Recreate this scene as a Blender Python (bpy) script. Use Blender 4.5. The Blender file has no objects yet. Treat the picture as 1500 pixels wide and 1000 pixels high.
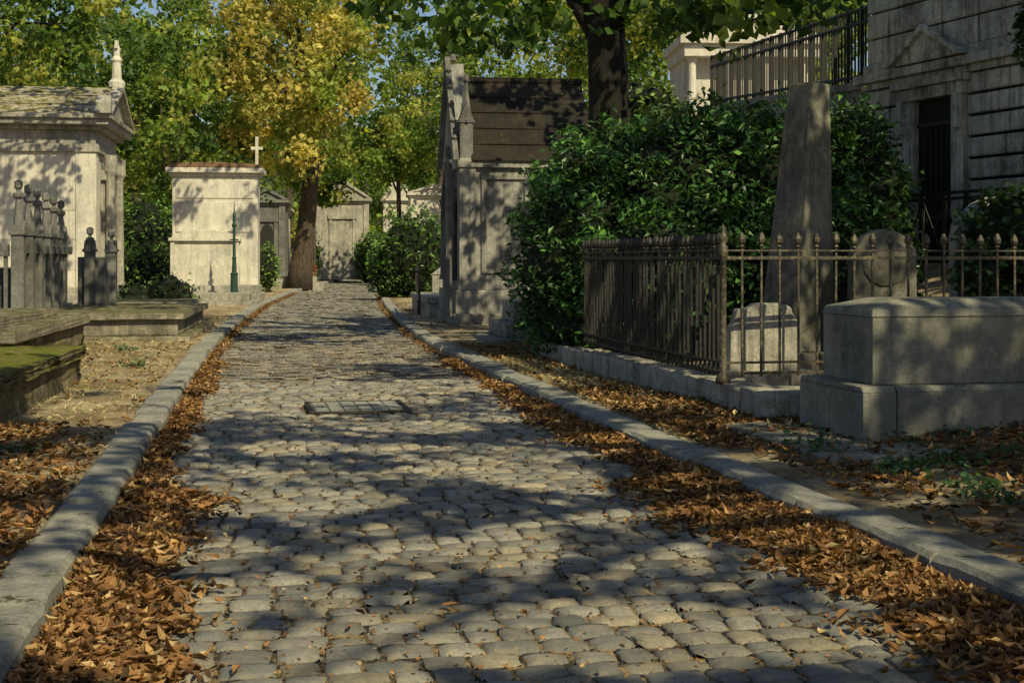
import bpy, bmesh, math, random
import numpy as np
from mathutils import Matrix, Vector
random.seed(7); rng=np.random.default_rng(11)
sc=bpy.context.scene
sc.view_settings.view_transform='Standard'; sc.view_settings.look='None'; sc.view_settings.exposure=0

# ------------------------------------------------------------ materials
def mat_base(name):
    m=bpy.data.materials.new(name); m.use_nodes=True
    nt=m.node_tree; nt.nodes.clear()
    out=nt.nodes.new('ShaderNodeOutputMaterial'); b=nt.nodes.new('ShaderNodeBsdfPrincipled')
    nt.links.new(b.outputs[0],out.inputs[0]); return m,nt,b,out
def N(nt,t,**k):
    n=nt.nodes.new(t)
    for a,v in k.items(): setattr(n,a,v)
    return n
def noise(nt,vec,scale,detail=5,rough=.6):
    n=N(nt,'ShaderNodeTexNoise'); n.inputs['Scale'].default_value=scale; n.inputs['Detail'].default_value=detail
    n.inputs['Roughness'].default_value=rough; nt.links.new(vec,n.inputs['Vector']); return n.outputs['Fac']
def ramp(nt,fac,a,b):
    r=N(nt,'ShaderNodeMapRange'); r.inputs['From Min'].default_value=a; r.inputs['From Max'].default_value=b
    nt.links.new(fac,r.inputs['Value']); return r.outputs[0]
def mix(nt,fac,a,b,mode='MIX'):
    m=N(nt,'ShaderNodeMix',data_type='RGBA',blend_type=mode)
    if isinstance(fac,(int,float)): m.inputs[0].default_value=fac
    else: nt.links.new(fac,m.inputs[0])
    for s,c in ((6,a),(7,b)):
        if isinstance(c,tuple): m.inputs[s].default_value=(*c,1)
        else: nt.links.new(c,m.inputs[s])
    return m.outputs[2]
def mul(nt,a,b):
    m=N(nt,'ShaderNodeMath',operation='MULTIPLY')
    for i,x in enumerate((a,b)):
        if isinstance(x,(int,float)): m.inputs[i].default_value=x
        else: nt.links.new(x,m.inputs[i])
    return m.outputs[0]
def bump(nt,b,h,dist,st=.6):
    n=N(nt,'ShaderNodeBump'); n.inputs['Strength'].default_value=st; n.inputs['Distance'].default_value=dist
    nt.links.new(h,n.inputs['Height']); nt.links.new(n.outputs[0],b.inputs['Normal'])
def stone(name,c1,c2,moss=0,grain=60,streak=.5,big=1.3,bd=.02,mosscol=(.09,.1,.02),dark=.12):
    m,nt,b,_=mat_base(name); pos=N(nt,'ShaderNodeNewGeometry')
    P=pos.outputs['Position']
    n1=noise(nt,P,big,7,.7); col=mix(nt,ramp(nt,n1,.4,.6),c1,c2)
    n2=noise(nt,P,grain,4,.75); col=mix(nt,mul(nt,ramp(nt,n2,.42,.62),.5),col,tuple(x*.45 for x in c2))
    n6=noise(nt,P,9,6,.75); col=mix(nt,mul(nt,ramp(nt,n6,.5,.64),.35),col,tuple(min(x*1.35,.78) for x in c1))
    if streak:
        mp=N(nt,'ShaderNodeMapping'); mp.inputs['Scale'].default_value=(5,5,.4); nt.links.new(P,mp.inputs[0])
        n3=noise(nt,mp.outputs[0],1.6,6,.75); col=mix(nt,mul(nt,ramp(nt,n3,.48,.66),streak*.9),col,(dark*.85,dark*.82,dark*.72))
        n5=noise(nt,P,.9,8,.78); col=mix(nt,mul(nt,ramp(nt,n5,.5,.66),streak*.85),col,(dark,dark*.98,dark*.85))
    if moss:
        sx=N(nt,'ShaderNodeSeparateXYZ'); nt.links.new(pos.outputs['Normal'],sx.inputs[0])
        up=ramp(nt,sx.outputs[2],.15,.8); n4=ramp(nt,noise(nt,P,4.2,8,.78),.6-.2*moss,.66-.2*moss)
        a=N(nt,'ShaderNodeMath',operation='MAXIMUM'); nt.links.new(mul(nt,up,n4),a.inputs[0])
        nt.links.new(mul(nt,ramp(nt,noise(nt,P,2.1,8,.78),.5,.6),.6*moss),a.inputs[1])
        mc=mix(nt,ramp(nt,noise(nt,P,25,5,.8),.4,.6),mosscol,tuple(x*.4 for x in mosscol))
        col=mix(nt,a.outputs[0],col,mc)
    nt.links.new(col,b.inputs['Base Color']); b.inputs['Roughness'].default_value=.9; b.inputs['Specular IOR Level'].default_value=.3
    bump(nt,b,noise(nt,P,grain*.35,7,.8),bd,.8); return m
def attr_leaf(name,trans=.35,rough=.55,spec=.3):
    m,nt,b,out=mat_base(name); a=N(nt,'ShaderNodeAttribute',attribute_name='Col')
    nt.links.new(a.outputs['Color'],b.inputs['Base Color']); b.inputs['Roughness'].default_value=rough
    b.inputs['Specular IOR Level'].default_value=spec
    if trans:
        t=N(nt,'ShaderNodeBsdfTranslucent'); g=mix(nt,1.0,a.outputs['Color'],(1.5,1.5,.6),'MULTIPLY')
        nt.links.new(g,t.inputs[0]); mx=N(nt,'ShaderNodeMixShader'); mx.inputs[0].default_value=trans
        nt.links.new(b.outputs[0],mx.inputs[1]); nt.links.new(t.outputs[0],mx.inputs[2]); nt.links.new(mx.outputs[0],out.inputs[0])
    return m
M={}
M['lime']=stone('limestone_pale',(.76,.71,.6),(.6,.57,.49),.08,40,.5,dark=.2)
M['limed']=stone('limestone_weathered',(.52,.49,.42),(.3,.29,.26),.2,40,.8)
M['gothic']=stone('limestone_grey',(.42,.41,.38),(.25,.25,.245),.1,40,.75,dark=.08)
M['gdark']=stone('soot_dark_stone',(.24,.24,.23),(.12,.12,.12),.1,40,.6,dark=.06)
M['slab']=stone('slab_stone',(.44,.39,.3),(.2,.18,.145),.75,50,.75,mosscol=(.12,.12,.03),dark=.08)
M['mossy']=stone('mossy_stone',(.4,.34,.22),(.12,.11,.075),1.0,30,.85,bd=.1,mosscol=(.25,.26,.02),dark=.05)
M['granite']=stone('granite_tomb',(.36,.35,.28),(.2,.2,.175),.15,90,.5,bd=.014)
M['curb']=stone('curb_stone',(.42,.41,.35),(.24,.245,.235),.1,70,.45,bd=.02)
M['obel']=stone('obelisk_stone',(.28,.27,.22),(.14,.14,.115),.3,50,.8,bd=.03,dark=.06)
M['roof']=stone('roof_stone_mossy',(.5,.46,.34),(.25,.235,.18),.6,30,.4,mosscol=(.17,.15,.03))
M['roofd']=stone('roof_dark',(.035,.029,.024),(.016,.014,.012),.1,30,.3,dark=.012)
M['tile']=stone('roof_tile_brown',(.28,.16,.09),(.14,.09,.06),.2,30,.2)
M['rust']=stone('blackened_facade',(.7,.7,.62),(.4,.41,.38),.05,40,.9,dark=.05)
M['dark']=stone('dark_void',(.012,.012,.012),(.02,.02,.018),0,30,0)
def iron(name,c1,c2,sc_=25):
    m,nt,b,_=mat_base(name); P=N(nt,'ShaderNodeNewGeometry').outputs['Position']
    nt.links.new(mix(nt,ramp(nt,noise(nt,P,sc_,5,.7),.47,.65),c1,c2),b.inputs['Base Color'])
    b.inputs['Roughness'].default_value=.6; b.inputs['Metallic'].default_value=.2
    bump(nt,b,noise(nt,P,120,3),.003); return m
M['iron']=iron('dark_weathered_iron',(.015,.015,.0145),(.045,.038,.03)); M['ironl']=iron('ochre_rusty_iron',(.045,.042,.033),(.2,.16,.085))
M['ironb']=iron('black_iron',(.015,.015,.015),(.03,.025,.023)); M['green']=iron('green_painted_iron',(.015,.05,.035),(.02,.07,.05))
def bark(name,c1,c2):
    m,nt,b,_=mat_base(name); P=N(nt,'ShaderNodeNewGeometry').outputs['Position']
    mp=N(nt,'ShaderNodeMapping'); mp.inputs['Scale'].default_value=(9,9,1.8); nt.links.new(P,mp.inputs[0])
    n=noise(nt,mp.outputs[0],1.8,8,.75); nt.links.new(mix(nt,ramp(nt,n,.42,.62),c1,c2),b.inputs['Base Color'])
    b.inputs['Roughness'].default_value=.95; bump(nt,b,n,.12,1); return m
M['bark']=bark('bark_dark',(.008,.007,.006),(.035,.028,.02)); M['bark2']=bark('bark_brown',(.045,.035,.024),(.15,.11,.075))
M['leaf']=attr_leaf('tree_leaves',.45); M['laurel']=attr_leaf('laurel_leaves',.15,.42,.35); M['dry']=attr_leaf('dry_leaves',.2,.75,.15)
m,nt,b,_=mat_base('cobblestone'); a=N(nt,'ShaderNodeAttribute',attribute_name='Col'); P=N(nt,'ShaderNodeNewGeometry').outputs['Position']
c=mix(nt,mul(nt,ramp(nt,noise(nt,P,55,5,.8),.42,.6),.55),a.outputs['Color'],(.13,.13,.12))
c=mix(nt,mul(nt,ramp(nt,noise(nt,P,6,7,.78),.48,.62),.4),c,(.52,.44,.3))
c=mix(nt,mul(nt,ramp(nt,noise(nt,P,1.1,5,.7),.5,.64),.4),c,(.17,.175,.17))
nt.links.new(c,b.inputs['Base Color']); b.inputs['Roughness'].default_value=.65; bump(nt,b,noise(nt,P,26,8,.8),.026,.9); M['cob']=m
m,nt,b,_=mat_base('joint_sand'); P=N(nt,'ShaderNodeNewGeometry').outputs['Position']
c=mix(nt,ramp(nt,noise(nt,P,9,7,.8),.46,.6),(.03,.025,.018),(.36,.25,.12)); nt.links.new(c,b.inputs['Base Color']); b.inputs['Roughness'].default_value=1
bump(nt,b,noise(nt,P,90,4,.7),.02); M['sand']=m
m,nt,b,_=mat_base('verge_soil'); P=N(nt,'ShaderNodeNewGeometry').outputs['Position']
c=mix(nt,ramp(nt,noise(nt,P,1.2,7,.7),.42,.6),(.24,.17,.09),(.54,.45,.29))
c=mix(nt,mul(nt,ramp(nt,noise(nt,P,50,5,.8),.48,.62),.6),c,(.1,.07,.035))
c=mix(nt,mul(nt,ramp(nt,noise(nt,P,.7,7,.7),.55,.64),.6),c,(.08,.09,.035))
sx=N(nt,'ShaderNodeSeparateXYZ'); nt.links.new(P,sx.inputs[0])
c=mix(nt,ramp(nt,sx.outputs[1],110,125),c,(.035,.045,.015))
nt.links.new(c,b.inputs['Base Color']); b.inputs['Roughness'].default_value=1; bump(nt,b,noise(nt,P,40,6,.8),.04,.8); M['soil']=m

# ------------------------------------------------------------ mesh helpers
def fast_mesh(name,V,F,mat,col=None,smooth=False):
    V=np.ascontiguousarray(V,dtype=np.float32); F=np.ascontiguousarray(F,dtype=np.int32); k=F.shape[1]
    me=bpy.data.meshes.new(name); me.vertices.add(len(V)); me.vertices.foreach_set('co',V.ravel())
    me.loops.add(F.size); me.loops.foreach_set('vertex_index',F.ravel())
    me.polygons.add(len(F)); me.polygons.foreach_set('loop_start',np.arange(0,F.size,k,dtype=np.int32))
    me.update(calc_edges=True)
    me.polygons.foreach_set('use_smooth',np.full(len(F),smooth))
    if col is not None:
        at=me.color_attributes.new('Col','FLOAT_COLOR','POINT'); c=np.ones((len(V),4),dtype=np.float32); c[:,:3]=col
        at.data.foreach_set('color',c.ravel())
    me.materials.append(mat); me.update()
    ob=bpy.data.objects.new(name,me); sc.collection.objects.link(ob); return ob
class MB:
    def __init__(s): s.v=[]; s.f=[]
    def add(s,v,f):
        o=len(s.v); s.v+= [tuple(p) for p in v]; s.f+=[tuple(i+o for i in q) for q in f]
    def box(s,x0,x1,y0,y1,z0,z1,tx=0,ty=0,rot=0,c=None,lean=(0,0)):
        v=[(x0,y0,z0),(x1,y0,z0),(x1,y1,z0),(x0,y1,z0),(x0+tx+lean[0],y0+ty+lean[1],z1),(x1-tx+lean[0],y0+ty+lean[1],z1),(x1-tx+lean[0],y1-ty+lean[1],z1),(x0+tx+lean[0],y1-ty+lean[1],z1)]
        if rot:
            cx,cy=c if c else ((x0+x1)/2,(y0+y1)/2); cr,sr=math.cos(rot),math.sin(rot)
            v=[(cx+(a-cx)*cr-(b_-cy)*sr,cy+(a-cx)*sr+(b_-cy)*cr,z) for a,b_,z in v]
        s.add(v,[(0,3,2,1),(4,5,6,7),(0,1,5,4),(1,2,6,5),(2,3,7,6),(3,0,4,7)])
    def prism(s,pts,axis,a0,a1):
        n=len(pts); f=lambda p,a:{'x':(a,p[0],p[1]),'y':(p[0],a,p[1]),'z':(p[0],p[1],a)}[axis]
        v=[f(p,a0) for p in pts]+[f(p,a1) for p in pts]
        s.add(v,[tuple(range(n)),tuple(range(2*n-1,n-1,-1))]+[(i,(i+1)%n,n+(i+1)%n,n+i) for i in range(n)])
    def lathe(s,cx,cy,prof,n=8):
        v=[];f=[]
        for r,z in prof:
            for i in range(n): a=2*math.pi*i/n; v.append((cx+r*math.cos(a),cy+r*math.sin(a),z))
        for j in range(len(prof)-1):
            for i in range(n): f.append((j*n+i,j*n+(i+1)%n,(j+1)*n+(i+1)%n,(j+1)*n+i))
        f.append(tuple(range(n-1,-1,-1))); f.append(tuple((len(prof)-1)*n+i for i in range(n))); s.add(v,f)
    def tube(s,path,rad,n=8,flare=None):
        v=[];f=[];L=len(path)
        for j in range(L):
            p=Vector(path[j]); t=(Vector(path[min(j+1,L-1)])-Vector(path[max(j-1,0)])).normalized()
            a=t.orthogonal() if abs(t.z)<.7 else t.cross(Vector((0,1,0))); a.normalize(); b_=t.cross(a)
            for i in range(n):
                th=2*math.pi*i/n; r=rad[j]*(1+.06*math.sin(3*th+j))
                v.append(p+a*r*math.cos(th)+b_*r*math.sin(th))
        for j in range(L-1):
            for i in range(n): f.append((j*n+i,j*n+(i+1)%n,(j+1)*n+(i+1)%n,(j+1)*n+i))
        f.append(tuple(range(n))); f.append(tuple((L-1)*n+i for i in range(n))); s.add(v,f)
def group(name,loc=(0,0,0),rot=0):
    e=bpy.data.objects.new(name,None); e.location=loc; e.rotation_euler=(0,0,rot); e.empty_display_size=.2
    sc.collection.objects.link(e); return e
def obj(name,mb,mat,parent=None,bevel=0,smooth=False,jit=0,loc=None,rot=0,sub=0,cuts=0):
    me=bpy.data.meshes.new(name); me.from_pydata(mb.v,[],mb.f); bm=bmesh.new(); bm.from_mesh(me)
    bmesh.ops.recalc_face_normals(bm,faces=bm.faces)
    if cuts: bmesh.ops.subdivide_edges(bm,edges=bm.edges[:],cuts=cuts,use_grid_fill=True)
    if jit:
        for v in bm.verts: v.co+=Vector([random.uniform(-jit,jit) for _ in range(3)])
    bm.to_mesh(me); bm.free()
    if smooth: me.polygons.foreach_set('use_smooth',[True]*len(me.polygons))
    me.materials.append(mat); ob=bpy.data.objects.new(name,me); sc.collection.objects.link(ob)
    if parent: ob.parent=parent
    if loc: ob.location=loc; ob.rotation_euler=(0,0,rot)
    if bevel:
        m=ob.modifiers.new('b','BEVEL'); m.width=bevel; m.segments=2; m.limit_method='ANGLE'
    return ob

# ------------------------------------------------------------ road frame
D=np.arange(-60,260,.5)
cd=[-60,-4,5.77,13.6,25,42.8,60,86,112,125,160,260]; cx=[13,2.05,.08,-1.5,-3.55,-5.95,-7.7,-9.7,-10.4,-10,-8,-6]
C=np.interp(D,cd,cx); k=np.ones(17)/17; C=np.convolve(np.pad(C,8,mode='edge'),k,'valid'); SL=np.gradient(C,D)
def frame(d):
    d=np.asarray(d,float); c=np.interp(d,D,C); s=np.interp(d,D,SL); n=np.sqrt(1+s*s); return c,1/n,-s/n
def RP(d,u):
    c,nx,ny=frame(d); return c+u*nx, np.asarray(d,float)+u*ny
def HW(d): return np.interp(d,[0,4,13,25,43,120],[2.1,2.0,1.85,1.78,1.9,2.0])
def wob(x,y): return .5*np.sin(1.3*x+.7*y)+.3*np.sin(2.9*x-1.9*y+1)+.2*np.sin(.5*y+4*x)
def ground_h(u,d):
    a=np.abs(u); hw=HW(d)+.24
    side=np.where(u>0, np.interp(u,[0,3.5,5.2,6.5,8.3,10,12.5,20,60,200],[.1,.12,.28,.7,1.25,1.5,3.6,5,9,20]),
                       np.interp(-u,[0,4,8,20,60,200],[.09,.12,.28,.7,4,20]))
    rf=np.interp(d,[30,45],[1,.35]); side=np.where((u>5),.28+(side-.28)*rf,side)
    z=np.where(a<hw,-.1,side+.02*wob(u*2,d*1.5))
    return z+np.interp(d,[128,160,260,420],[0,5,24,34])
rows=np.concatenate([np.arange(-60,0,4),np.arange(0,40,.4),np.arange(40,130,2),np.arange(130,430,12)])
us=np.concatenate([[-250,-120,-60,-35,-22,-15,-11],np.arange(-8,-2.4,.35)])
ver=[];nc=0
for d in rows:
    hw=float(HW(d)); U=np.concatenate([us,[-hw-.3,-hw-.2,hw+.2,hw+.3],-us[::-1]]); U.sort(); nc=len(U)
    dd=min(d,250); x,y=RP(dd,U); y=y+(d-dd); ver.append(np.stack([x,y,ground_h(U,d)],1))
V=np.concatenate(ver); R=len(rows); i=np.arange(R-1)[:,None]*nc+np.arange(nc-1)[None]; i=i.ravel()
fast_mesh('ground',V,np.stack([i,i+1,i+nc+1,i+nc],1),M['soil'],smooth=True)
def und(px,py): return .009*np.sin(px*1.1+py*.9)+.007*np.cos(py*1.9-px)
rr=np.arange(-20,126,.25); cu_=np.linspace(-1,1,17); Vb=[]
for d in rr:
    x,y=RP(d,cu_*(float(HW(d))+.05)); Vb.append(np.stack([x,y,-.02+und(x,y)],1))
V=np.concatenate(Vb); n=17; i=(np.arange(len(rr)-1)[:,None]*n+np.arange(n-1)[None]).ravel()
road=group('cobblestone_road')
o=fast_mesh('joint_bed',V,np.stack([i,i+1,i+n+1,i+n],1),M['sand'],smooth=True); o.parent=road
def cobbles(name,d0,d1,step,g,w):
    g=np.array(g); k=len(g); gx,gy=np.meshgrid(g,g); gx=gx.ravel(); gy=gy.ravel()
    m=np.maximum(abs(gx),abs(gy)); z=np.where(m>.99,-.04,np.where(m>.75,-.007,0.)); 
    cor=(abs(gx)>.99)&(abs(gy)>.99); sc_=np.where(cor,.87,1.); cor2=(abs(gx)>.75)&(abs(gy)>.75)&~cor; z=np.where(cor2,-.013,z)
    fi=[(a*k+b_,a*k+b_+1,(a+1)*k+b_+1,(a+1)*k+b_) for a in range(k-1) for b_ in range(k-1)]; fi=np.array(fi)
    Vs=[];Cs=[];cnt=0;d=d0;row=0
    while d<d1:
        hw=float(HW(d)); u=-hw+rng.uniform(-.12,.0); st=step*rng.uniform(.86,1.14); row+=1; ph=rng.uniform(0,6)
        while u<hw:
            ww=w*rng.uniform(.68,1.3); uc=u+ww/2; dc=d+st/2+.035*math.sin(uc*1.7+d*.6)+.006*math.sin(uc*5+ph)+rng.normal(0,.004)
            mh=abs(uc+.05)<.55 and abs(dc-13.95)<.55
            if uc<hw and not mh:
                a=ww/2-rng.uniform(.002,.007); b_=st/2-rng.uniform(.002,.009)
                X=gx*a*sc_; Y=gy*b_*sc_; r=rng.normal(0,.03); X,Y=X-Y*r,Y+X*r
                sk=rng.normal(0,.05); X=X*(1+sk*gy)
                X=X+rng.normal(0,.004,k*k); Y=Y+rng.normal(0,.004,k*k)
                px,py=RP(dc,uc); s=float(np.interp(dc,D,SL)); n=math.sqrt(1+s*s)
                tx,ty=s/n,1/n
                zz=z+rng.normal(0,.0035)+und(px,py)+rng.normal(0,.03)*X+rng.normal(0,.04)*Y+rng.normal(0,.0014,k*k)
                Vs.append(np.stack([px+X*ty+Y*tx,py-X*tx+Y*ty,zz],1))
                v=rng.uniform(.55,1.22); c=np.array([.375,.36,.315])*v
                q=rng.random()
                if q<.18: c=np.array([.45,.39,.28])*v
                elif q<.42: c=np.array([.22,.228,.22])*v
                Cs.append(np.tile(c,(k*k,1))); cnt+=1
            u+=ww
        d+=st
    V=np.concatenate(Vs); F=(fi[None]+ (np.arange(cnt)*k*k)[:,None,None]).reshape(-1,4)
    o=fast_mesh(name,V,F,M['cob'],np.concatenate(Cs),smooth=True); o.parent=road
cobbles('cobbles',2.2,17,.155,[-1,-.88,-.4,.4,.88,1],.19)
cobbles('cobbles_far',17,124,.175,[-1,-.82,.82,1],.205)
x,y=RP(13.95,-.05); g=group('manhole_cover',(float(x),float(y),0),.2)
mb=MB()
for a in (-.5,.46): mb.box(a,a+.05,-.5,.5,-.02,.010)
for a in (-.5,.46): mb.box(-.45,.46,a,a+.04,-.02,.009)
obj('frame',mb,M['iron'],g,.004)
mb=MB(); mb.box(-.45,.46,-.46,.46,-.03,-.001); obj('plate',mb,M['gdark'],g,.004)
mb=MB()
for i in range(6):
    for j in range(6): mb.box(-.43+i*.147,-.3+i*.147,-.44+j*.147,-.31+j*.147,-.004,.008)
obj('cover_stones',mb,M['curb'],g,.008)
for side in (-1,1):
    mb=MB(); d=-6.
    while d<122:
        L=random.uniform(.85,1.35); hw0,hw1=float(HW(d)),float(HW(d+L-.015)); j=random.uniform(-.018,.018); h=.125+random.uniform(-.014,.014)
        p=[RP(d,side*(hw0+j)),RP(d+L-.014,side*(hw1+j)),RP(d+L-.014,side*(hw1+.28+j)),RP(d,side*(hw0+.28+j))]
        p=[Vector((float(a),float(b_))) for a,b_ in p]; nn=6
        vs=[];fs=[]
        for q in range(nn):
            t=q/(nn-1); a=p[0].lerp(p[1],t); b_=p[3].lerp(p[2],t); w_=(b_-a).normalized()
            r=random.uniform; e=.025 if q in (0,nn-1) else 0
            a0=a+w_*r(-.007,.007); vs+=[(a0.x,a0.y,-.1),(a0.x+w_.x*.004,a0.y+w_.y*.004,h-.035+r(-.008,.008)),(a0.x+w_.x*.03,a0.y+w_.y*.03,h-.004-e*.4+r(-.005,.004)),(b_.x-w_.x*.03,b_.y-w_.y*.03,h-e*.3+r(-.004,.004)),(b_.x,b_.y,h-.02),(b_.x,b_.y,-.1)]
        for q in range(nn-1):
            for c_ in range(5): fs.append((q*6+c_,q*6+c_+1,q*6+c_+7,q*6+c_+6))
        fs+=[(0,1,2,3,4,5),tuple(6*(nn-1)+i for i in range(6))]
        mb.add(vs,fs); d+=L
    obj('stone_curb',mb,M['curb'])
mb=MB()
for i in range(8): x,y=RP(124,-3.6+i*.95); mb.box(float(x)-.46,float(x)+.46,float(y),float(y)+.3,-.1,.14)
obj('stone_curb',mb,M['curb'],bevel=.02)

# ------------------------------------------------------------ leaves
sun=np.array([.41,-.59,.69]); sun/=np.linalg.norm(sun)
TD=(np.array([(0,-1),(.5,-.1),(0,1),(-.5,-.1)]),np.array([(0,1,2,3)]))
TS=(np.array([(0,-1),(-.26,-.5),(0,-.5),(.26,-.5),(-.36,.2),(0,.2),(.36,.2),(0,1)]),
    np.array([(0,3,2,1),(1,2,5,4),(2,3,6,5),(4,5,6,7)]))
def leaf_mesh(name,P,size,col,mat,T=TD,up=.0,aspect=1.,fold=.25,curl=0.,parent=None,smooth=False):
    Nn=len(P); tv,tf=T; k=len(tv)
    n=rng.normal(size=(Nn,3)); n/=np.linalg.norm(n,axis=1)[:,None]; n[:,2]=np.where(up>0,abs(n[:,2]),n[:,2]); n[:,2]+=up; n/=np.linalg.norm(n,axis=1)[:,None]
    t=np.cross(n,rng.normal(size=(Nn,3))); t/=np.linalg.norm(t,axis=1)[:,None]; b_=np.cross(n,t)
    s=np.asarray(size)[:,None]*.5; asp=np.full((Nn,1),aspect)*rng.uniform(.7,1.25,(Nn,1))
    bendx=rng.normal(0,.18,(Nn,1))*(1 if curl else 0)
    lx=(tv[None,:,0]*asp*2+bendx*tv[None,:,1]**2)*s; ly=tv[None,:,1]*s
    cu=rng.normal(curl,abs(curl)*.7+1e-6,(Nn,1)); tw=rng.normal(0,abs(curl)*.8+1e-6,(Nn,1))
    lz=(abs(tv[None,:,0])*fold*rng.uniform(.1,1.8,(Nn,1))*2 + cu*tv[None,:,1]**2 + tw*tv[None,:,0]*tv[None,:,1]*2)*s
    V=P[:,None]+lx[...,None]*t[:,None]+ly[...,None]*b_[:,None]+lz[...,None]*n[:,None]
    F=(tf[None]+(np.arange(Nn)*k)[:,None,None]).reshape(-1,4)
    ob=fast_mesh(name,V.reshape(-1,3),F,mat,np.repeat(col,k,axis=0),smooth=smooth)
    if parent: ob.parent=parent
    return ob
def dry_cols(n):
    pal=np.array([(.31,.165,.07),(.23,.12,.05),(.15,.08,.037),(.43,.27,.12),(.085,.05,.03),(.5,.38,.2)])
    c=pal[rng.choice(6,n,p=[.26,.25,.2,.13,.11,.05])]; return c*rng.uniform(.6,1.3,(n,1))
SP=[];SS=[]
def scat(d,u,zadd,size):
    x,y=RP(d,u); a=np.abs(u); hw=HW(d)
    base=np.where(a<hw,0.,np.where(a<hw+.29,.128,ground_h(u,d))); SP.append(np.stack([x,y,base+zadd+.006],1)); SS.append(size)
def gutter(side,d0,d1,dens,wid,pile,smin,smax):
    n=int((d1-d0)*dens); d=rng.uniform(d0,d1,n); wv=wid*(1+.16*np.sin(d*1.7+side)+.1*np.sin(d*5.3)+.12*np.sin(d*11)+rng.normal(0,.15,n)); f=np.abs(rng.normal(0,1,n))*.5
    k_=rng.random(n)<.93; f=np.where((f>1.1)&k_,rng.random(n)*.9,f)
    u=HW(d)-.02-f*wv; p=np.clip(1-f,0,1)*pile*rng.random(n)*(1+.4*np.sin(d*3)); scat(d,side*u,p+.006,rng.uniform(smin,smax,n))
gutter(-1,2.5,9,2100,.45,.06,.035,.11); gutter(-1,9,20,520,.24,.03,.04,.1); gutter(-1,20,60,60,.18,.02,.05,.11)
gutter(1,2.5,9,2300,.58,.06,.035,.11); gutter(1,9,14,950,.38,.04,.04,.11); gutter(1,14,20,300,.22,.03,.05,.11); gutter(1,20,60,30,.14,.02,.05,.11)
def area(d0,d1,u0,u1,n,smin=.04,smax=.11,z=.025):
    d=rng.uniform(d0,d1,n); u=rng.uniform(u0,u1,n); ww=wob(u*1.5,d*1.1); keep=rng.random(n)<.6+.55*ww; d=d[keep];u=u[keep]
    scat(d,u,rng.random(len(d))*z,rng.uniform(smin,smax,len(d)))
area(3,12,-5.2,-2.2,11500); area(12,28,-5,-2.1,1400); area(28,60,-5,-2.1,350)
area(3,10.8,2.3,6.5,19000,z=.05); area(9.5,14,2.15,3.9,5600); area(14,22,2.1,3.5,2400); area(22,60,2.1,4,600); area(12,20,3.6,6,900)
area(2.5,20,-1.9,1.9,170,.03,.08,.003)
P=np.concatenate(SP); S=np.concatenate(SS); leaf_mesh('fallen_leaves',P,S,dry_cols(len(P)),M['dry'],TS,up=1.5,aspect=.5,fold=.42,curl=.4,smooth=True)
n=24000; d=2.5+24*rng.random(n)**1.2; u=rng.uniform(-2,2,n); x,y=RP(d,u)
leaf_mesh('leaf_crumbs',np.stack([x,y,rng.uniform(-.018,.003,n)+und(x,y)],1),rng.uniform(.008,.03,n),dry_cols(n)*1.25,M['dry'],TD,up=1.5,aspect=.8)
n=18000; d=np.concatenate([rng.uniform(10,34,n//2),rng.uniform(10,22,n//2)]); u=np.concatenate([rng.uniform(-4.6,-2.15,n//2),rng.uniform(2.15,3.6,n//2)])
x,y=RP(d,u); z=ground_h(u,d); gc=np.array([(.42,.34,.18),(.15,.18,.05),(.55,.47,.27)])[rng.choice(3,n,p=[.4,.22,.38])]*rng.uniform(.7,1.2,(n,1))
leaf_mesh('dry_grass',np.stack([x,y,z+.012],1),rng.uniform(.04,.1,n),gc,M['dry'],TD,up=.5,aspect=.15)
pp=[]
for q_ in range(26):
    d=rng.uniform(6.9,9.6); u=rng.uniform(2.6,4.2); r=rng.uniform(.08,.26); kk=int(r*300)
    x,y=RP(d,u); q=rng.normal(0,r*.5,(kk,3)); q[:,2]=abs(q[:,2])*.45; pp.append(np.array([x,y,float(ground_h(np.array(u),np.array(d)))+.04])+q)
for (d,u,r,kk) in [(9.0,-3.1,.18,60),(8.3,-2.7,.15,50),(10.2,-2.8,.15,50),(12.2,3.1,.2,60),(14,3.3,.25,90),(16,3.4,.3,120),(19,3.3,.3,120),(17.5,3.5,.3,120),(21,-3.0,.25,90),(18,-2.6,.2,70),(24,-2.8,.25,90)]:
    x,y=RP(d,u); q=rng.normal(0,r*.5,(kk,3)); q[:,2]=abs(q[:,2])*.3; pp.append(np.array([x,y,float(ground_h(np.array(u),np.array(d)))+.03])+q)
P=np.concatenate(pp); leaf_mesh('weeds',P,rng.uniform(.025,.065,len(P)),np.array([.06,.13,.055])*rng.uniform(.6,1.4,(len(P),1)),M['leaf'],TD,up=.8,aspect=.8)

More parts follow.
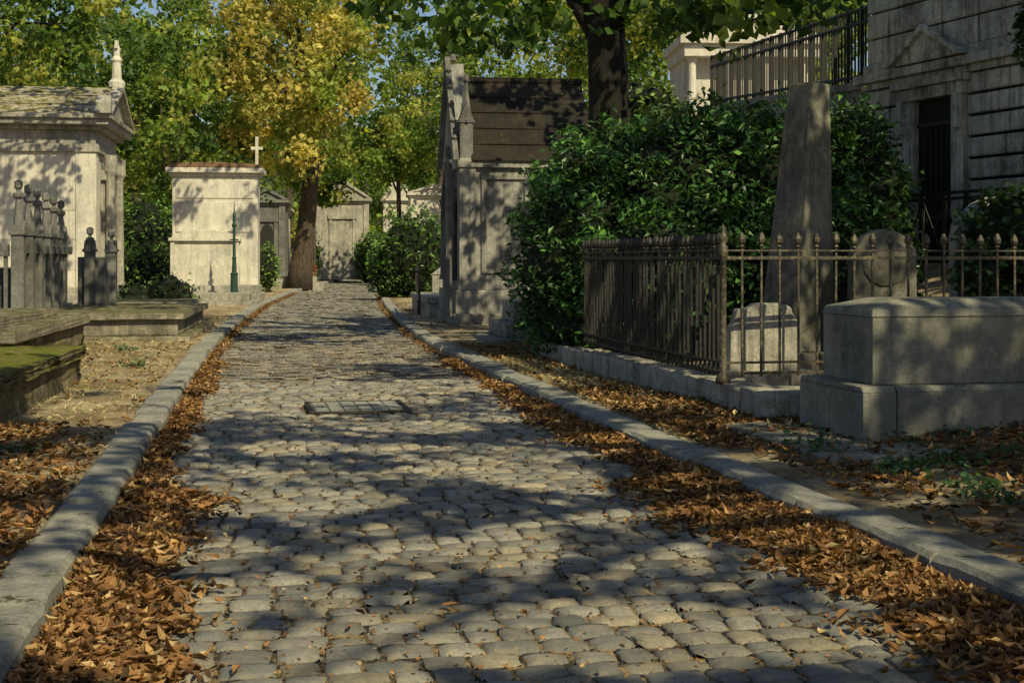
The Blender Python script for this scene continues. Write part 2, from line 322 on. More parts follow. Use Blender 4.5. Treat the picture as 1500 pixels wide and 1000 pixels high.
# ------------------------------------------------------------ trees
LIT=[(.35,5.5,1.45,.52),(-1.0,5.2,.95,.47),(.25,9.3,.45,.5),(-1.45,8.5,.85,.52),(-1.6,7.0,.45,.45),(-1.75,10.9,.5,.45),(-1.0,10.9,.35,.4),(-.8,12.3,.6,.5),(-.3,7.1,.6,.38),(-.6,4.6,.9,.3),(-1.3,6.2,.5,.3),
     (.7,6.9,.35,.3),(-3.0,18,1.2,.7),(-2.4,20.5,.9,.8),(-4.4,23,1.4,1.0),(-2.8,26,1.2,.9),(-4.9,29,1.5,1),(.9,10.8,.45,.45),(2.9,8.6,.9,.6),(1.2,13.4,.7,.9),(-3.6,13,.9,1.6),(-3.2,9,.55,.6),(-5.2,16,1.4,1.6),(-4.6,19.6,1,1.2),(-3.7,33,1.7,1.3),(-6.5,36,2.4,2),(2.05,11.9,.4,.3),(-2.2,15.3,.7,.5),(2.7,12.9,.4,.4),
     (2.05,13.95,.55,.4),(4.2,10.3,.5,.5),(-1.9,13.3,.5,.3),(.0,16,.8,.6),(-.9,16.8,.6,.3),(-6.2,21.5,1.5,1.2),(-4.2,11,.5,.6),(.7,8,.4,.2),(0.6,19.8,.9,1.2),(2.2,21,.8,.8),(-1,23.5,.8,.6),(1.7,6.2,.4,.3),
     (-5.8,13.2,1.1,1.3),(-7.8,19,1.5,1.3),(-8,24,1.6,1.6),(-2.6,23.2,.5,.4),(-3.3,38,1,1),(-5.6,33.5,.8,.8),(-4.2,42,3,2),(1.6,9.7,.3,.3),(-.1,12.9,.35,.3),(-1.1,14.6,.4,.25),(-2.9,7.2,.4,.4),(1.4,7.5,.5,.2)]
def cut_sun_gaps(P):  # drops crown leaves whose shadow would land in a LIT ellipse, shaping sun patches
    g=P-sun[None]*(P[:,2]/sun[2])[:,None]; keep=np.ones(len(P),bool)
    for (x,y,a,b_) in LIT: keep&=((g[:,0]-x)/a)**2+((g[:,1]-y)/b_)**2>rng.uniform(.88,1.04,len(P))
    return P[keep],keep
def cluster_pts(cent,rad,npc,flat=.7):
    k=len(cent); q=rng.normal(size=(k,npc,3)); q/=np.linalg.norm(q,axis=2)[...,None]; q*=(rng.random((k,npc,1))**.45)
    q=q*np.asarray(rad).reshape(k,1,1); q[...,2]*=flat; return (cent[:,None]+q).reshape(-1,3)
def ellip(c,r,n,inner=.3):
    q=rng.normal(size=(n,3)); q/=np.linalg.norm(q,axis=1)[:,None]; q*=(inner+(1-inner)*rng.random((n,1))**.5); return np.array(c)+q*np.array(r)
def cl_cols(pal,k,npc,var=.25):
    pal=np.array(pal); c=pal[rng.choice(len(pal),k)]*rng.uniform(1-var,1+var,(k,1)); c=np.repeat(c,npc,axis=0)
    return c*rng.uniform(.7,1.3,(len(c),1))
G1=[(.05,.1,.02),(.07,.13,.025),(.04,.085,.02),(.1,.15,.025)]
G2=[(.15,.23,.045),(.22,.3,.055),(.09,.16,.035),(.34,.36,.08),(.055,.11,.025)]
Y1=[(.42,.39,.11),(.54,.48,.15),(.27,.31,.08),(.2,.28,.06),(.46,.38,.11)]
def tree(name,base,tr,th,crown,cr,ncl,npc,crad,lsize,pal,bk='bark2',lean=(0,0),limbs=6,do_sun_gaps=False,extra=None,flat=.7,zmin=None):
    e=group(name,(0,0,0)); bx,by,bz=base; mb=MB()
    path=[(bx+lean[0]*t+.12*tr*math.sin(5*t),by+lean[1]*t,bz-.2+th*t) for t in np.linspace(0,1,9)]
    mb.tube(path,[tr*(1.35 if i==0 else 1.1 if i==1 else 1-.35*i/8) for i in range(9)],12)
    top=Vector(path[-1]); cent=ellip(crown,cr,ncl)
    for i in range(limbs):
        q=Vector(cent[rng.integers(ncl)]); m_=top.lerp(q,.5)+Vector((0,0,.1*(q-top).length)); st=Vector(path[-1-(i%3)])
        mb.tube([st,st.lerp(m_,.5)+Vector((random.uniform(-.2,.2),0,.15)),m_,q],[tr*.42,tr*.33,tr*.2,tr*.06],7)
    obj('trunk',mb,M[bk],e,smooth=True)
    if extra is not None: cent=np.concatenate([cent,extra])
    if zmin is not None: cent=cent[cent[:,2]>zmin]
    rad=rng.uniform(.6,1.3,len(cent))*crad; P=cluster_pts(cent,rad,npc,flat); col=cl_cols(pal,len(cent),npc)
    if do_sun_gaps: P,kp=cut_sun_gaps(P); col=col[kp]
    leaf_mesh('crown',P,rng.uniform(.7,1.3,len(P))*lsize,col,M['leaf'],TD,up=.0,aspect=.85,parent=e); return e
ex=np.array([(x,y,1.5+y*.19-off) for x,y,off in [(-2.3,23,.05),(-1.5,21.5,.25),(-.8,23,.6),(-.2,22,.3),(.5,23,.15),(2.9,21,.25),(3.5,22,.3),(3.9,21,.1),(2.4,20,.1),(3.2,19,.0),(4.9,22.5,.05),(-.5,20.5,.1),(1.2,21,0),(-1.9,24,.3),(0,24.5,.55)]])
tree('chestnut_tree',(1.62,24,.4),.46,6.6,(1.4,22.8,10.6),(6,6,3.7),80,75,.85,.24,G1,'bark',lean=(.1,0),do_sun_gaps=True,extra=ex)
tree('chestnut_tree',(7.6,3,.1),.45,7,(6.3,2,9.3),(5.3,6,2.4),115,95,.78,.22,G1,'bark',do_sun_gaps=True,zmin=6.6)  # from here, out-of-view crowns placed to throw dappled shade into the scene
tree('chestnut_tree',(8.5,11,.1),.45,7,(7.6,12,10.2),(4.4,5.5,2.4),58,75,.85,.24,G1,'bark',do_sun_gaps=True,zmin=7.2)
tree('chestnut_tree',(6.5,-9,.1),.45,7,(6.3,-7,9.3),(5.3,6,2.4),90,85,.8,.24,G1,'bark',do_sun_gaps=True,zmin=6.6)
tree('chestnut_tree',(-7,0,.1),.45,7,(-.6,3,10.5),(4.5,6,2),50,70,.8,.24,G1,'bark',do_sun_gaps=True,zmin=7.5)
tree('chestnut_tree',(-12,17,.1),.4,8,(-6,19,11),(5,6,2.2),42,70,.85,.24,G1,'bark',do_sun_gaps=True,zmin=8)
tree('chestnut_tree',(-17,27,.3),.35,9,(-9.5,31,11.5),(4,3.5,2),22,60,.8,.24,G1,'bark',lean=(3,1.5),zmin=8.4)  # unseen tree added to dapple the left mausoleum
tree('chestnut_tree',(-19,45,.3),.3,8.5,(-17.5,46,9.3),(4,2.5,3),60,75,.95,.24,G2,'bark',lean=(1,0))
tree('chestnut_tree',(-20,42,.3),.3,10.5,(-7.5,38.5,12.5),(4.5,3,2.2),16,60,.8,.24,G1,'bark',lean=(2.5,-1.5),zmin=9.5,limbs=2)  # unseen crown added for dappled shade on the stele tomb
tree('yellow_chestnut_tree',(-10.3,66,.3),.5,9,(-10.2,63,10.4),(3.7,4,5.4),120,90,.95,.27,Y1,lean=(.9,0),limbs=8,flat=.9)
for i,(x,y,h,r,cz,cr,pal) in enumerate([(-21,58,9,.35,8.5,(6,5,6.5),G2),(-15.5,64,8,.3,8,(4,4,6),G2),(-14.3,56,5,.14,6.5,(2.6,2.5,4),G2),(-26,52,9,.4,11,(5,4,5),G2),(-15,92,9,.3,12,(5,4,9),G2),(-5,98,9,.4,11,(6,4,9),G2),(-.5,78,9,.35,8.5,(3.6,3.5,6.5),G2),(-22,80,10,.4,12,(8,6,11),G2),(4.5,60,9,.35,10,(4,5,4),G2),(9.5,52,9,.35,11.5,(5,5,3.5),G2),(-9,112,10,.4,12,(7,4,11),G2),(-6.8,82,7,.18,8.4,(2.6,2,2.6),G2),(-12.2,84,5.5,.15,6.8,(2.2,1.5,2.2),G2)]):
    tree('ash_tree',(x,y,.3),r,h,(x,y,cz),cr,90 if cr[0]>3 else 45,80,1.15 if cr[0]>3 else .8,.27,pal,limbs=6,flat=.8)
k=1400; cent=np.stack([rng.uniform(-58,32,k),rng.uniform(104,138,k),rng.uniform(1,33,k)],1); npc=50
cent[:,2]*=np.interp(cent[:,1],[95,135],[.9,1]); P=cluster_pts(cent,rng.uniform(1.2,2.8,k),npc,.75)
leaf_mesh('woods',P,rng.uniform(.38,.68,len(P)),cl_cols(G2+[(.45,.45,.12)],k,npc,.45),M['leaf'])
# ------------------------------------------------------------ bushes
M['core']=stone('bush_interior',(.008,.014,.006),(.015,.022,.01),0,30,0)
def bush(name,lobes,dens,lsize,pal,mat='laurel',asp=.45,coremat=None,up=.35):
    e=group(name); Ps=[];Cs=[]; bm=bmesh.new()
    for (x,y,z,a,b_,c) in lobes:
        r=bmesh.ops.create_icosphere(bm,subdivisions=3,radius=1)
        for v in r['verts']:
            q=v.co.copy(); f=.8+.12*math.sin(5*q.x+x*3)*math.sin(4*q.y+y)*1+.08*math.sin(9*q.z+x)
            v.co=Vector((x+q.x*a*f,y+q.y*b_*f,z+q.z*c*f))
        n=int(dens*(a*b_+b_*c+a*c)*4.2); q=rng.normal(size=(n,3)); q/=np.linalg.norm(q,axis=1)[:,None]
        lump=1+.13*np.sin(7*q[:,0]+x*2)*np.sin(6*q[:,1]+y)+.09*np.sin(13*q[:,2]+5*q[:,0])+.06*np.sin(21*q[:,0]+17*q[:,1])
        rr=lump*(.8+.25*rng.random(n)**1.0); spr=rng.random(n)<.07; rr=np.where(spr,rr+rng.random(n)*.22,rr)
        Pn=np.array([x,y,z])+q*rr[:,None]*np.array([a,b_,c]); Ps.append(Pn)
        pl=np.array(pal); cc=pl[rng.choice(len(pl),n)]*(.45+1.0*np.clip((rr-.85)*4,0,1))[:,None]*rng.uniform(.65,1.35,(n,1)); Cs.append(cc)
    me=bpy.data.meshes.new('inner'); bm.to_mesh(me); bm.free(); me.materials.append(coremat or M['core']); o=bpy.data.objects.new('dark_filler_core',me); sc.collection.objects.link(o); o.parent=e  # added near-black lumpy core, blocks see-through and darkens the bush inside
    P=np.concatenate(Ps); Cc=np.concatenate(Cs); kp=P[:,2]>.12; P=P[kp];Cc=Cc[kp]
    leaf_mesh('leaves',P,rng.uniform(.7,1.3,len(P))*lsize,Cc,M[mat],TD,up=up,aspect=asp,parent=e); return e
bush('laurel_bush',[(1.0,19.3,1.3,.95,1.2,1.35),(1.5,20.2,2.05,1.3,1.4,1.4),(2.6,19.2,2.2,1.3,1.3,1.3),(3.6,19,2.1,1.3,1.3,1.4),(2.4,18,1.2,1.4,1.0,1.1),(4.7,19.6,2.1,1.0,1.2,1.55),(3.9,17.4,1.2,1.2,.9,1.1),(1.2,18.6,.6,.7,.9,.7)],380,.125,[(.03,.085,.022),(.045,.11,.026),(.07,.155,.03),(.02,.055,.018)])
bush('laurel_bush',[(-3.6,50,1.5,1.35,1.3,1.7),(-2.5,51,1.4,1.2,1.2,1.5),(-4.4,50.5,1.0,.9,1,1.0)],90,.2,[(.05,.12,.02),(.09,.18,.03),(.04,.08,.02)])
bush('round_shrub',[(-10.6,58,1.1,.75,.75,1.05)],110,.18,[(.1,.18,.03),(.13,.22,.04)])
bush('hedge',[(-14.1,49,1,1.3,1,1.1),(-12.9,48.5,.9,1,1,.9),(-15.5,50,1.6,1.4,1.2,1.8),(-13.6,50.5,2.2,1.2,1,1.6),(-12.8,52,1.8,1,1,1.8)],90,.18,[(.09,.19,.035),(.14,.25,.05),(.05,.11,.025)])
bush('shrub',[(-9.0,36,.6,.7,.5,.55),(-9.8,35.4,.5,.5,.5,.4)],60,.14,[(.08,.14,.04),(.05,.1,.03)])
bush('shrub',[(5.5,25,2.7,1.3,1.2,1.4),(4.6,26,2.9,1.3,1.2,1.5),(3.6,27,3.1,1.5,1.2,1.5)],120,.17,[(.04,.09,.025),(.07,.13,.03)])
bush('shrub',[(3.1,33,4.9,1.0,1,1.1),(4.2,34,4.0,1.3,1,1.2)],80,.2,[(.09,.16,.03),(.13,.2,.04)])
bush('ivy',[(5.75,15.6,1.7,.62,.4,.62),(5.3,15.5,1.3,.25,.3,.45)],300,.1,[(.04,.09,.025),(.06,.12,.03)],asp=.8)
bush('ivy',[(7.05,18.1,4.5,.35,.4,.55),(7.2,17.8,4.0,.3,.4,.5)],200,.12,[(.05,.11,.02),(.03,.07,.02)],asp=.8)
bush('shrub',[(-7.6,80,1.2,.9,.8,1.3),(-16,74,1.5,1.2,1,1.6),(-9.4,90,1.5,1,1,1.8),(-3.9,72,1.3,1.4,1,1.4),(-12.9,86,1.6,.9,.8,1.7)],60,.22,[(.1,.2,.04),(.16,.27,.05)])

# ------------------------------------------------------------ tombs left
def cross(mb,x,y,z,h,t=.06,w=None,axis='x'):
    w=w or h*.32; mb.box(x-t,x+t,y-t,y+t,z,z+h)
    if axis=='x': mb.box(x-w,x-t,y-t*.9,y+t*.9,z+h*.6,z+h*.6+2*t); mb.box(x+t,x+w,y-t*.9,y+t*.9,z+h*.6,z+h*.6+2*t)
    else: mb.box(x-t*.9,x+t*.9,y-w,y-t,z+h*.6,z+h*.6+2*t); mb.box(x-t*.9,x+t*.9,y+t,y+w,z+h*.6,z+h*.6+2*t)
g=group('mausoleum',(-11.3,37,.2),.148)
mb=MB(); mb.box(-6.15,.15,-.15,4.15,-.3,.4); mb.box(-6.08,.08,-.08,4.08,.4,.55); obj('plinth',mb,M['limed'],g,.02)
mb=MB(); mb.box(-6,0,0,4,.55,4.2)
for a in (-.5,-6.04): mb.box(a,a+.54,-.05,.45,.551,4.199)
mb.box(-.46,.045,3.5,4.04,.551,4.198)
for zz in (1.4,2.2,3.0,3.75): mb.box(-5.46,-.5,-.012,0.1,zz-.38,zz+.38)
obj('walls',mb,M['lime'],g,.012)
mb=MB(); mb.box(-6.1,.1,-.1,4.1,4.2,4.42); mb.box(-6.02,.02,-.02,4.02,4.42,4.8); mb.box(-6.2,.2,-.2,4.2,4.8,4.92); mb.box(-6.4,.4,-.4,4.4,4.92,5.08); mb.box(-6.48,.48,-.48,4.48,5.08,5.2); obj('entablature',mb,M['limed'],g,.015)
mb=MB(); mb.prism([(-.42,5.2),(4.42,5.2),(2,6.2)],'x',-6.4,.2)
for t_ in np.linspace(0,1,4)[1:-1]:
    y_=-.42+2.42*t_; z_=5.2+1.0*t_; mb.prism([(y_-.03,z_-.02),(y_+.05,z_+.0),(y_+.02,z_+.04),(y_-.06,z_+.015)],'x',-6.38,.18)
obj('roof',mb,M['roof'],g,.01)
mb=MB(); mb.prism([(-.48,5.2),(2,6.28),(4.48,5.2),(4.3,5.2),(2,6.1),(-.3,5.2)],'x',.2,.5); mb.prism([(-.2,5.2),(4.2,5.2),(2,6.1)],'x',.2,.3)
mb.prism([(-.62,5.2),(-.3,5.2),(-.3,5.55),(-.5,5.7),(-.62,5.5)],'x',.1,.5); obj('pediment',mb,M['limed'],g,.015)
mb=MB(); mb.lathe(.3,2,[(.22,6.2),(.24,6.35),(.14,6.45),(.12,6.9),(.16,6.98),(.09,7.1),(.1,7.3),(.02,7.55)],10); cross(mb,.3,2,6.95,.6,.05,.16,'y'); obj('finial_cross',mb,M['lime'],g)
mb=MB(); mb.box(0,.1,1.1,1.35,.55,3.5); mb.box(0,.1,2.65,2.9,.55,3.5); mb.box(0,.16,1.0,3.0,3.5,3.8); mb.lathe(.25,1.1,[(.16,.55),(.14,.7),(.12,3.6),(.18,3.75),(.18,4.2)],10); mb.lathe(.25,2.9,[(.16,.55),(.14,.7),(.12,3.6),(.18,3.75),(.18,4.2)],10); obj('door_frame',mb,M['limed'],g,.01)
mb=MB(); mb.box(0,.05,1.35,2.65,.55,3.5); mb.box(.05,.08,1.42,1.95,.7,3.4); mb.box(.05,.08,2.05,2.58,.7,3.4); obj('bronze_door',mb,M['ironb'],g,.005)

g=group('stele_tomb',(-11.2,45,.1),.13)
mb=MB(); mb.box(-.15,2.95,-.95,1.4,-.3,.3); mb.box(-.05,2.85,-.75,1.35,.3,.55); obj('base',mb,M['limed'],g,.02)
mb=MB(); mb.box(0,2.78,0,1.3,.55,4.15); mb.box(.12,2.66,-.03,0,2.3,3.3); mb.box(.12,2.66,-.028,0,3.42,4.05); obj('upper_wall',mb,M['lime'],g,.015)
mb=MB(); mb.box(-.08,2.86,-.08,1.38,4.15,4.26); mb.box(-.2,2.98,-.2,1.5,4.26,4.42); obj('cornice',mb,M['lime'],g,.015)
mb=MB(); mb.prism([(-.22,4.42),(3,4.42),(2.8,4.54),(1.4,4.62),(0,4.56)],'y',-.18,1.48); obj('cap',mb,M['tile'],g,.02)
mb=MB(); mb.box(.0,2.2,-.62,-.001,.55,1.2); mb.box(.1,2.1,-.55,-.001,1.2,2.0)
mb.box(0,.14,-.6,-.5,1.2,2.0); mb.box(2.06,2.2,-.6,-.5,1.2,2.0); mb.box(-.05,2.25,-.66,-.001,2.0,2.1)
mb.prism([(0,2.1),(2.2,2.1),(2.0,2.24),(1.6,2.33),(1.1,2.38),(.6,2.33),(.2,2.24)],'y',-.6,-.05); obj('front_stele',mb,M['lime'],g,.015)
mb=MB(); cross(mb,2.7,.9,4.45,1.1,.05,.2); obj('cross',mb,M['lime'],g)

g=group('cast_iron_post',(-8.75,43,.1)); mb=MB(); mb.lathe(0,0,[(.17,0),(.17,.25),(.12,.3),(.11,.9),(.13,.95),(.08,1.0),(.06,1.4),(.08,1.45),(.05,1.5),(.045,2.4),(.08,2.45),(.08,2.5),(.04,2.55),(.05,2.75),(.02,2.9),(.005,3.25)],10)
mb.box(-.14,.14,-.02,.02,2.0,2.04); obj('post',mb,M['green'],g,smooth=False)

g=group('gothic_tomb_enclosure',(-8.65,26.5,.15),.14)
def pinn(mb,x,y,z0,zb,zt):
    mb.box(x-.1,x+.1,y-.1,y+.1,z0,zb); mb.box(x-.13,x+.13,y-.13,y+.13,zb,zb+.06)
    mb.prism([(x-.1,zb+.06),(x+.1,zb+.06),(x,zb+.24)],'y',y-.11,y+.11); mb.prism([(y-.1,zb+.06),(y+.1,zb+.06),(y,zb+.24)],'x',x-.11,x+.11)
    mb.lathe(x,y,[(.1,zb+.1),(.045,zt-.32),(.085,zt-.28),(.085,zt-.22),(.035,zt-.2),(.035,zt-.16),(.07,zt-.13),(.07,zt-.03),(.02,zt)],6)
mb=MB()
for i in range(6): pinn(mb,0-.02*i,-4.25+i*.85,0,1.75,2.65-.03*i)
for i in range(1,4): pinn(mb,-.02-i*.7,-4.25,0,1.75,2.65)
pinn(mb,.3,.9,0,1.5,2.0); pinn(mb,.66,1.3,0,1.5,1.95)
obj('pinnacles',mb,M['gdark'],g,.006)
mb=MB()
mb.box(-.09,.03,-4.1,.5,0,.5); mb.box(-.09,.03,-4.1,.5,1.45,1.6); mb.box(-.085,-.065,-4.1,.5,.5,1.45); mb.box(.05,.6,.95,1.2,0,1.4)
for i in range(5):
    y0=-4.15+i*.85
    for j in range(3):
        yy=y0+.12+j*.27; mb.box(-.06,.0,yy-.025,yy+.025,.5,1.45)
        mb.prism([(yy,1.45),(yy+.27,1.45),(yy+.27,1.3),(yy+.135,1.42),(yy,1.3)],'x',-.055,-.01)
mb.box(-2.1,-.15,-4.31,-4.19,0,.5); mb.box(-2.1,-.15,-4.31,-4.19,1.4,1.6)
for i in range(3):
    for j in range(3):
        xx=-2.0+i*.7+j*.2; mb.box(xx-.03,xx+.03,-4.28,-4.22,.5,1.4)
obj('panels',mb,M['gdark'],g,.006)
mb=MB(); mb.box(-2.2,-.2,-3.8,.4,0,1.2); obj('tomb_chest',mb,M['gdark'],g,.02)

def rough_block(name,loc,rot,parts):
    g=group(name,loc,rot)
    for (nm,mt,bx,bv) in parts:
        mb=MB(); mb.box(*bx); obj(nm,mb,M[mt],g,bv if mt!='mossy' else 0,cuts=15 if mt=='mossy' else 5,jit=.014 if mt=='mossy' else .005,smooth=(mt=='mossy'))
    return g
rough_block('mossy_tomb',(-4.87,15.4,0),.14,[('body','mossy',(-1.9,0,-6.5,0,-.1,.42),.03),('lid','mossy',(-1.96,.05,-6.6,.06,.4,.53),.03)])
rough_block('grave_slab',(-6.9,22.0,.05),.14,[('body','mossy',(-2.6,0,-5.3,0,-.1,.42),.03),('lid','slab',(-2.7,.08,-5.4,.08,.42,.56),.02),('upper_slab','slab',(-2.5,-.35,-5.1,-.3,.56,.68),.02)])
rough_block('ledger_tomb',(-5.5,23.3,.05),.14,[('footing','slab',(-3,0,0,5.6,-.1,.14),.02),('chest','slab',(-2.8,-.22,.25,5.3,.14,.42),.02),('ledger','slab',(-2.9,-.12,.15,5.4,.42,.53),.02)])
rough_block('ledger_tomb',(-7.1,30.3,.05),.14,[('footing','slab',(-2.6,0,0,3.2,-.1,.2),.02),('ledger','slab',(-2.5,-.1,.1,3.1,.2,.5),.02)])
rough_block('stone_step_tomb',(-8.3,41.2,.05),.14,[('footing','limed',(-1.7,.6,0,2.2,-.1,.2),.02),('step','limed',(-1.6,.35,.15,2.1,.2,.42),.02)])

def chapel(name,loc,rot,w,dp,h,rh,mt='lime',rm='roof',arch=True,cr=False):
    g=group(name,loc,rot); mb=MB(); mb.box(-.1,w+.1,-.1,dp+.1,-.3,.4); mb.box(0,w,0,dp,.4,h)
    mb.box(-.05,.3,-.06,.3,.401,h-.001); mb.box(w-.3,w+.05,-.06,.3,.401,h-.001); obj('walls',mb,M[mt],g,.015)
    mb=MB(); mb.box(-.12,w+.12,-.12,dp+.12,h,h+.15); mb.box(-.25,w+.25,-.25,dp+.25,h+.15,h+.32); obj('cornice',mb,M[mt],g,.015)
    mb=MB(); mb.prism([(-.25,h+.32),(w+.25,h+.32),(w/2,h+.32+rh)],'y',-.05,dp+.2); obj('roof',mb,M[rm],g,.01)
    mb=MB(); mb.prism([(-.28,h+.32),(w/2,h+.42+rh),(w+.28,h+.32),(w,h+.32),(w/2,h+.2+rh),(0,h+.32)],'y',-.27,-.05); mb.prism([(0,h+.32),(w,h+.32),(w/2,h+.2+rh)],'y',-.15,-.05)
    if cr: cross(mb,w/2,-.1,h+.35+rh,.8,.06)
    obj('pediment',mb,M[mt],g,.01)
    dw=w*.2; mb=MB(); mb.prism([(w/2-dw,.4),(w/2+dw,.4),(w/2+dw,h*.62),(w/2+dw*.6,h*.72),(w/2,h*.76),(w/2-dw*.6,h*.72),(w/2-dw,h*.62)],'y',-.03,.0); obj('door',mb,M['ironb'] if arch else M[mt],g)
    mb=MB(); mb.box(w/2-dw-.16,w/2-dw,-.08,0,.4,h*.78); mb.box(w/2+dw,w/2+dw+.16,-.08,0,.4,h*.78); mb.box(w/2-dw-.25,w/2+dw+.25,-.12,0,h*.78,h*.84); obj('door_frame',mb,M[mt],g)
chapel('funerary_chapel',(-14.6,76,.4),.1,1.9,3,4.1,.6,'gdark')
chapel('funerary_chapel',(-12.9,90,.5),.1,3.4,3,4.7,1.2,'limed','roofd',arch=False)
chapel('funerary_chapel',(-9.3,99,.4),.05,2.0,3,5.2,1.6,'lime')
chapel('funerary_chapel',(-5.9,80,.4),.1,2.7,3,4.7,.4,'lime',arch=False)
chapel('funerary_chapel',(-16.5,88,.5),.1,2,3,4,.8,'lime')
rough_block('stone_step_tomb',(-10.2,66.5,.05),.14,[('footing','limed',(-1.7,1.0,0,2.2,-.1,.3),.02),('step','limed',(-1.6,.7,.15,2.1,.3,.6),.02)])
rough_block('stone_step_tomb',(-5.2,58,.05),.14,[('footing','limed',(0,1.5,0,2.2,-.1,.3),.02),('step','limed',(.1,1.3,.15,2.1,.3,.6),.02)])
g=group('flower_pot',(-11.1,76,.3)); mb=MB(); mb.lathe(0,0,[(.16,0),(.24,.4),(.27,.4),(.27,.5),(.2,.5)],12); obj('pot',mb,M['tile'],g)
leaf_mesh('flowers',np.array([0,0,.65])+rng.normal(0,.13,(90,3)),rng.uniform(.08,.14,90),np.array([(.5,.05,.04),(.08,.16,.03)])[rng.choice(2,90)],M['leaf'],parent=g)

# ------------------------------------------------------------ right gothic chapel
g=group('gothic_chapel',(-1.07,29,.1),.17); W=2.9;DP=2.7
mb=MB(); mb.box(-.15,W,-.15,DP+.15,-.3,.75); mb.box(-.08,W,-.08,DP+.08,.75,.95); mb.box(-.2,W,-.22,DP+.2,-.3,.25); obj('plinth',mb,M['gothic'],g,.02)
mb=MB(); mb.box(0,W,0,DP,.95,3.35)
for (x,y) in [(-.06,-.06),(-.06,DP-.3)]: mb.box(x,x+.36,y,y+.36,.951,3.55)
mb.prism([(.0,3.5),(DP,3.5),(DP/2,5.75)],'x',-.08,.22)
mb.box(.42,.52,-.05,0,1.2,3.1); mb.box(1.35,1.45,-.05,0,1.2,3.1); mb.box(.42,1.45,-.05,0,3.1,3.2); mb.box(.42,1.45,-.05,0,1.1,1.2); obj('walls',mb,M['gothic'],g,.015)
mb=MB(); mb.box(-.1,W,-.1,DP+.1,3.35,3.5); obj('eave_cornice',mb,M['gothic'],g,.015)
mb=MB(); mb.prism([(-.16,3.5),(DP+.16,3.5),(DP/2+.05,5.35),(DP/2-.05,5.35)],'x',.22,W)
for i in range(1,5):
    t_=i/5; y_=-.16+(DP/2+.11)*t_; z_=3.5+1.85*t_; mb.prism([(y_-.02,z_-.02),(y_+.02,z_+.02),(y_,z_+.03),(y_-.03,z_-.0)],'x',.23,W-.01)
mb.box(.22,W,DP/2-.09,DP/2+.09,5.33,5.45); obj('roof',mb,M['roofd'],g,cuts=2,jit=.008)
mb=MB(); mb.prism([(-.2,3.5),(DP/2,5.9),(DP+.2,3.5),(DP+.05,3.5),(DP/2,5.65),(-.05,3.5)],'x',-.2,-.08)
for (x,y) in [(.1,.1),(.1,DP-.12)]:
    mb.box(x-.14,x+.14,y-.14,y+.14,3.55,4.3); mb.lathe(x,y,[(.2,4.3),(.2,4.36),(.13,4.4),(.04,5.15),(.08,5.2),(.08,5.26),(.02,5.35)],4)
    mb.prism([(x-.18,4.3),(x+.18,4.3),(x,4.75)],'y',y-.16,y+.16)
mb.lathe(-.02,DP/2,[(.1,5.8),(.06,5.95),(.12,6.02),(.05,6.1),(.08,6.2),(.02,6.35)],8); cross(mb,-.02,DP/2,5.95,.5,.04,.14,'y')
for i in range(1,6):
    for s_ in (1,-1):
        yy=DP/2+s_*(DP/2+.15)*(1-i/6); zz=3.55+2.35*i/6; mb.lathe(-.14,yy,[(.03,zz),(.07,zz+.05),(.02,zz+.12)],6)
obj('gable_ornament',mb,M['gdark'],g,.006)
mb=MB(); mb.prism([(.7,.95),(2.0,.95),(2.0,2.6),(1.7,3.05),(1.35,3.3),(1.0,3.05),(.7,2.6)],'x',-.03,0); obj('door',mb,M['ironb'],g)
mb=MB()
for y in (.55,2.15): mb.lathe(-.12,y,[(.12,.95),(.08,1.05),(.07,2.6),(.12,2.75)],8)
mb.prism([(.45,2.75),(1.35,3.9),(2.25,2.75),(2.1,2.75),(1.35,3.7),(.6,2.75)],'x',-.18,-.03); obj('portal',mb,M['gdark'],g)
mb=MB(); mb.lathe(-.3,-.1,[(.1,.2),(.08,.3),(.07,3.3),(.11,3.4),(.1,3.5)],8); obj('column',mb,M['gdark'],g)
rough_block('stone_step_tomb',(.08,22.6,.05),.2,[('footing','gothic',(-.45,.7,-.2,1.6,-.1,.15),.02),('step','gothic',(-.2,.7,0,1.5,.15,.4),.02),('stele','gothic',(.0,.6,.3,1.3,.4,.75),.02)])
g=group('grave_railing',(-2.3,34,.1),.1); mb=MB()
for i in range(14):
    mb.box(0,.02,i*.28,i*.28+.02,0,1.25); 
mb.box(-.005,.03,0,3.8,1.1,1.13); mb.box(-.005,.03,0,3.8,.25,.28); obj('bars',mb,M['iron'],g)
rough_block('grave_slab',(-1.75,32.4,.05),.15,[('body','limed',(-.2,1.2,.2,5.5,-.1,.4),.02),('lid','limed',(-.25,1.25,.15,5.55,.4,.55),.02)])
g=group('headstone',(-2.6,44.5,.1),.1); mb=MB(); mb.box(0,.7,0,.35,0,.9); mb.box(-.1,.8,-.1,.45,0,.3); mb.prism([(-.05,.9),(.75,.9),(.35,1.2)],'y',-.03,.38); obj('stone',mb,M['limed'],g,.015)

